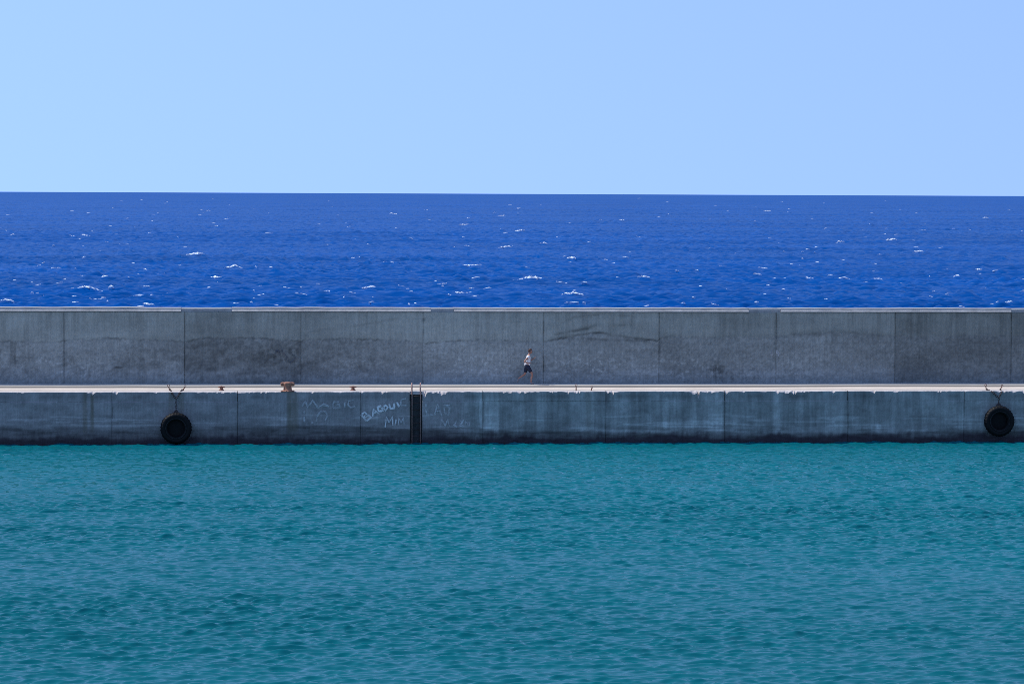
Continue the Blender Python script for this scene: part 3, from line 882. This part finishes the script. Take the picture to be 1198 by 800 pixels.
M_skin = simple('tanned_skin', (.38, .19, .13), .55, 0, (.34, .16, .11), 8)
M_white = simple('white_cotton', (.80, .78, .77), .8, 0, (.72, .70, .69), 10)
M_navy = simple('navy_cotton', (.012, .018, .045), .8)
M_hair = simple('auburn_hair', (.06, .022, .015), .7, 0, (.03, .012, .008), 40)
M_shoe = simple('running_shoe', (.25, .22, .22), .6)
V, E, Rr = [], [], []
def chain(pts, start=None):
    prev = start
    for q, r in pts:
        V.append(q); Rr.append(r); i = len(V)-1
        if prev is not None: E.append((prev, i))
        prev = i
    return prev
pel = chain([((0, 0, .95), (.14, .11))])
ch1 = chain([((.03, 0, 1.10), (.13, .10)), ((.06, 0, 1.27), (.155, .11)), ((.085, 0, 1.41), (.15, .09))], pel)
nk = chain([((.105, 0, 1.49), .06), ((.13, 0, 1.55), .055), ((.145, 0, 1.61), .06)], ch1)
hands = []
for s, el, wr, hd in ((-1, (-.17, -.27, 1.14), (.06, -.27, 1.07), (.13, -.26, 1.09)), (1, (.16, .26, 1.15), (.36, .20, 1.28), (.42, .18, 1.33))):
    sh = (.085, s*.17, 1.43)
    w = chain([(sh, .062), (tuple((a*.5+b*.5) for a, b in zip(sh, el)), .048), (el, .042), (tuple((a*.5+b*.5) for a, b in zip(el, wr)), .038), (wr, .026), (hd, (.036, .022))], ch1)
    hands.append((Vector(wr), Vector(hd), s))
for s, kn, an, toe in ((-1, (.25, -.10, .54), (.19, -.09, .10), (.35, -.09, .035)), (1, (-.10, .10, .51), (-.42, .09, .29), (-.49, .09, .11))):
    hp = (0.0, s*.10, .90)
    mid = lambda a, b, t: tuple(x*(1-t)+y*t for x, y in zip(a, b))
    heel_dir = mid(an, toe, .4)
    chain([(hp, .098), (mid(hp, kn, .5), .08), (kn, .058), (mid(kn, an, .35), .056), (mid(kn, an, .75), .038), (an, .034), (heel_dir, .034), (toe, .022)], pel)
roots = {0}
for wr, hd, s in hands:
    d = (hd-wr).normalized(); side = Vector((0, 1, 0)) if abs(d.y) < .8 else Vector((1, 0, 0))
    side = (side-d*side.dot(d)).normalized(); curl = d.cross(side)*(-1 if d.cross(side).z > 0 else 1)
    for k in range(4):
        b = hd+side*(k-1.5)*.021
        ln = (.030, .034, .032, .025)[k]
        roots.add(len(V))
        chain([(tuple(b-d*.02), .0095), (tuple(b+d*ln), .009), (tuple(b+d*(ln+.018)+curl*.026), .0085), (tuple(b+d*(ln+.006)+curl*.048), .0075)])
    roots.add(len(V))
    b = wr+d*.03-side*.03
    chain([(tuple(b+side*.012), .011), (tuple(b-side*.018+d*.025), .010), (tuple(b-side*.016+d*.05+curl*.018), .0085)])
body = skin_mesh(V, E, Rr, roots)
bm = bmesh.new(); bm.from_mesh(body)
hc = Vector((.165, 0, 1.655))
vv = add_ball(bm, (0, 0, 0), (1, 1, 1), 24)
for v in vv:                                                   # head: skull, narrower jaw, brow, nose, chin
    x, y, z = v.co
    q = Vector((x*.098, y*.076, z*.118))
    if z < 0: q.x += .018*(-z)*(1 if x > 0 else .3); q.y *= 1-.28*(-z); 
    if x > .75 and abs(y) < .22: q.x += .022*math.exp(-((z+.12)/.16)**2)
    if x > .7 and .15 < abs(y) < .5: q.x -= .008*math.exp(-((z-.08)/.12)**2)
    if x > .6 and abs(y) < .3: q.x -= .006*math.exp(-((z+.48)/.06)**2)
    v.co = q+hc
for s in (-1, 1):
    add_ball(bm, hc+Vector((-.005, s*.076, -.005)), (.018, .010, .03), 10)
body2 = from_bm('body', bm, M_skin, ps, True)
bm = bmesh.new()
M_eye = simple('dark_eyes', (.03, .02, .015), .3)
for s in (-1, 1):
    add_ball(bm, hc+Vector((.083, s*.031, .012)), (.011, .012, .009), 8)
    from_bm('eye', bm, M_eye, ps, True)
    bm = bmesh.new()
vv = add_ball(bm, (0, 0, 0), (1, 1, 1), 24)
dele = [v for v in vv if v.co.z < (.30 if v.co.x > .15 else -.35)]
for v in vv:
    n_ = .012*vnoise(np.array([v.co.x*6+9]), np.array([v.co.z*6+v.co.y*5+9]), 2)[0]
    v.co = Vector((v.co.x*(.108+n_), v.co.y*(.086+n_), v.co.z*(.129+n_)))+hc+Vector((-.006, 0, .004))
bmesh.ops.delete(bm, geom=dele, context='VERTS')
from_bm('hair', bm, M_hair, ps, True)
def garment(name, idx_pts, edges_, radii, mat):
    me = skin_mesh(idx_pts, edges_, radii, {0})
    return link(name, me, mat, ps)
garment('shirt', [(-.01, 0, .84), (.03, 0, 1.10), (.06, 0, 1.27), (.085, 0, 1.42), (.082, -.17, 1.43), (.0, -.215, 1.32), (.082, .17, 1.43), (.115, .21, 1.31)],
        [(0, 1), (1, 2), (2, 3), (3, 4), (4, 5), (3, 6), (6, 7)], [(.178, .178), (.165, .155), (.168, .135), (.135, .095), .074, .068, .074, .068], M_white)
garment('shorts', [(.005, 0, 1.04), (0, 0, .93), (.0, -.10, .89), (.13, -.10, .72), (.21, -.10, .60), (.0, .10, .89), (-.05, .10, .70), (-.085, .10, .56)],
        [(0, 1), (1, 2), (2, 3), (3, 4), (1, 5), (5, 6), (6, 7)], [(.172, .165), (.172, .160), .125, .098, .098, .108, .098, .098], M_navy)
for an, toe in (((.19, -.09, .075), (.36, -.09, .035)), ((-.425, .09, .26), (-.50, .09, .09))):
    a, b = Vector(an), Vector(toe)
    back = a-(b-a)*.25
    if an[2] < .2: back.z = .042
    me = skin_mesh([back, a.lerp(b, .35), b], [(0, 1), (1, 2)], [.040, .043, .030], {0})
    link('shoe', me, M_shoe, ps)
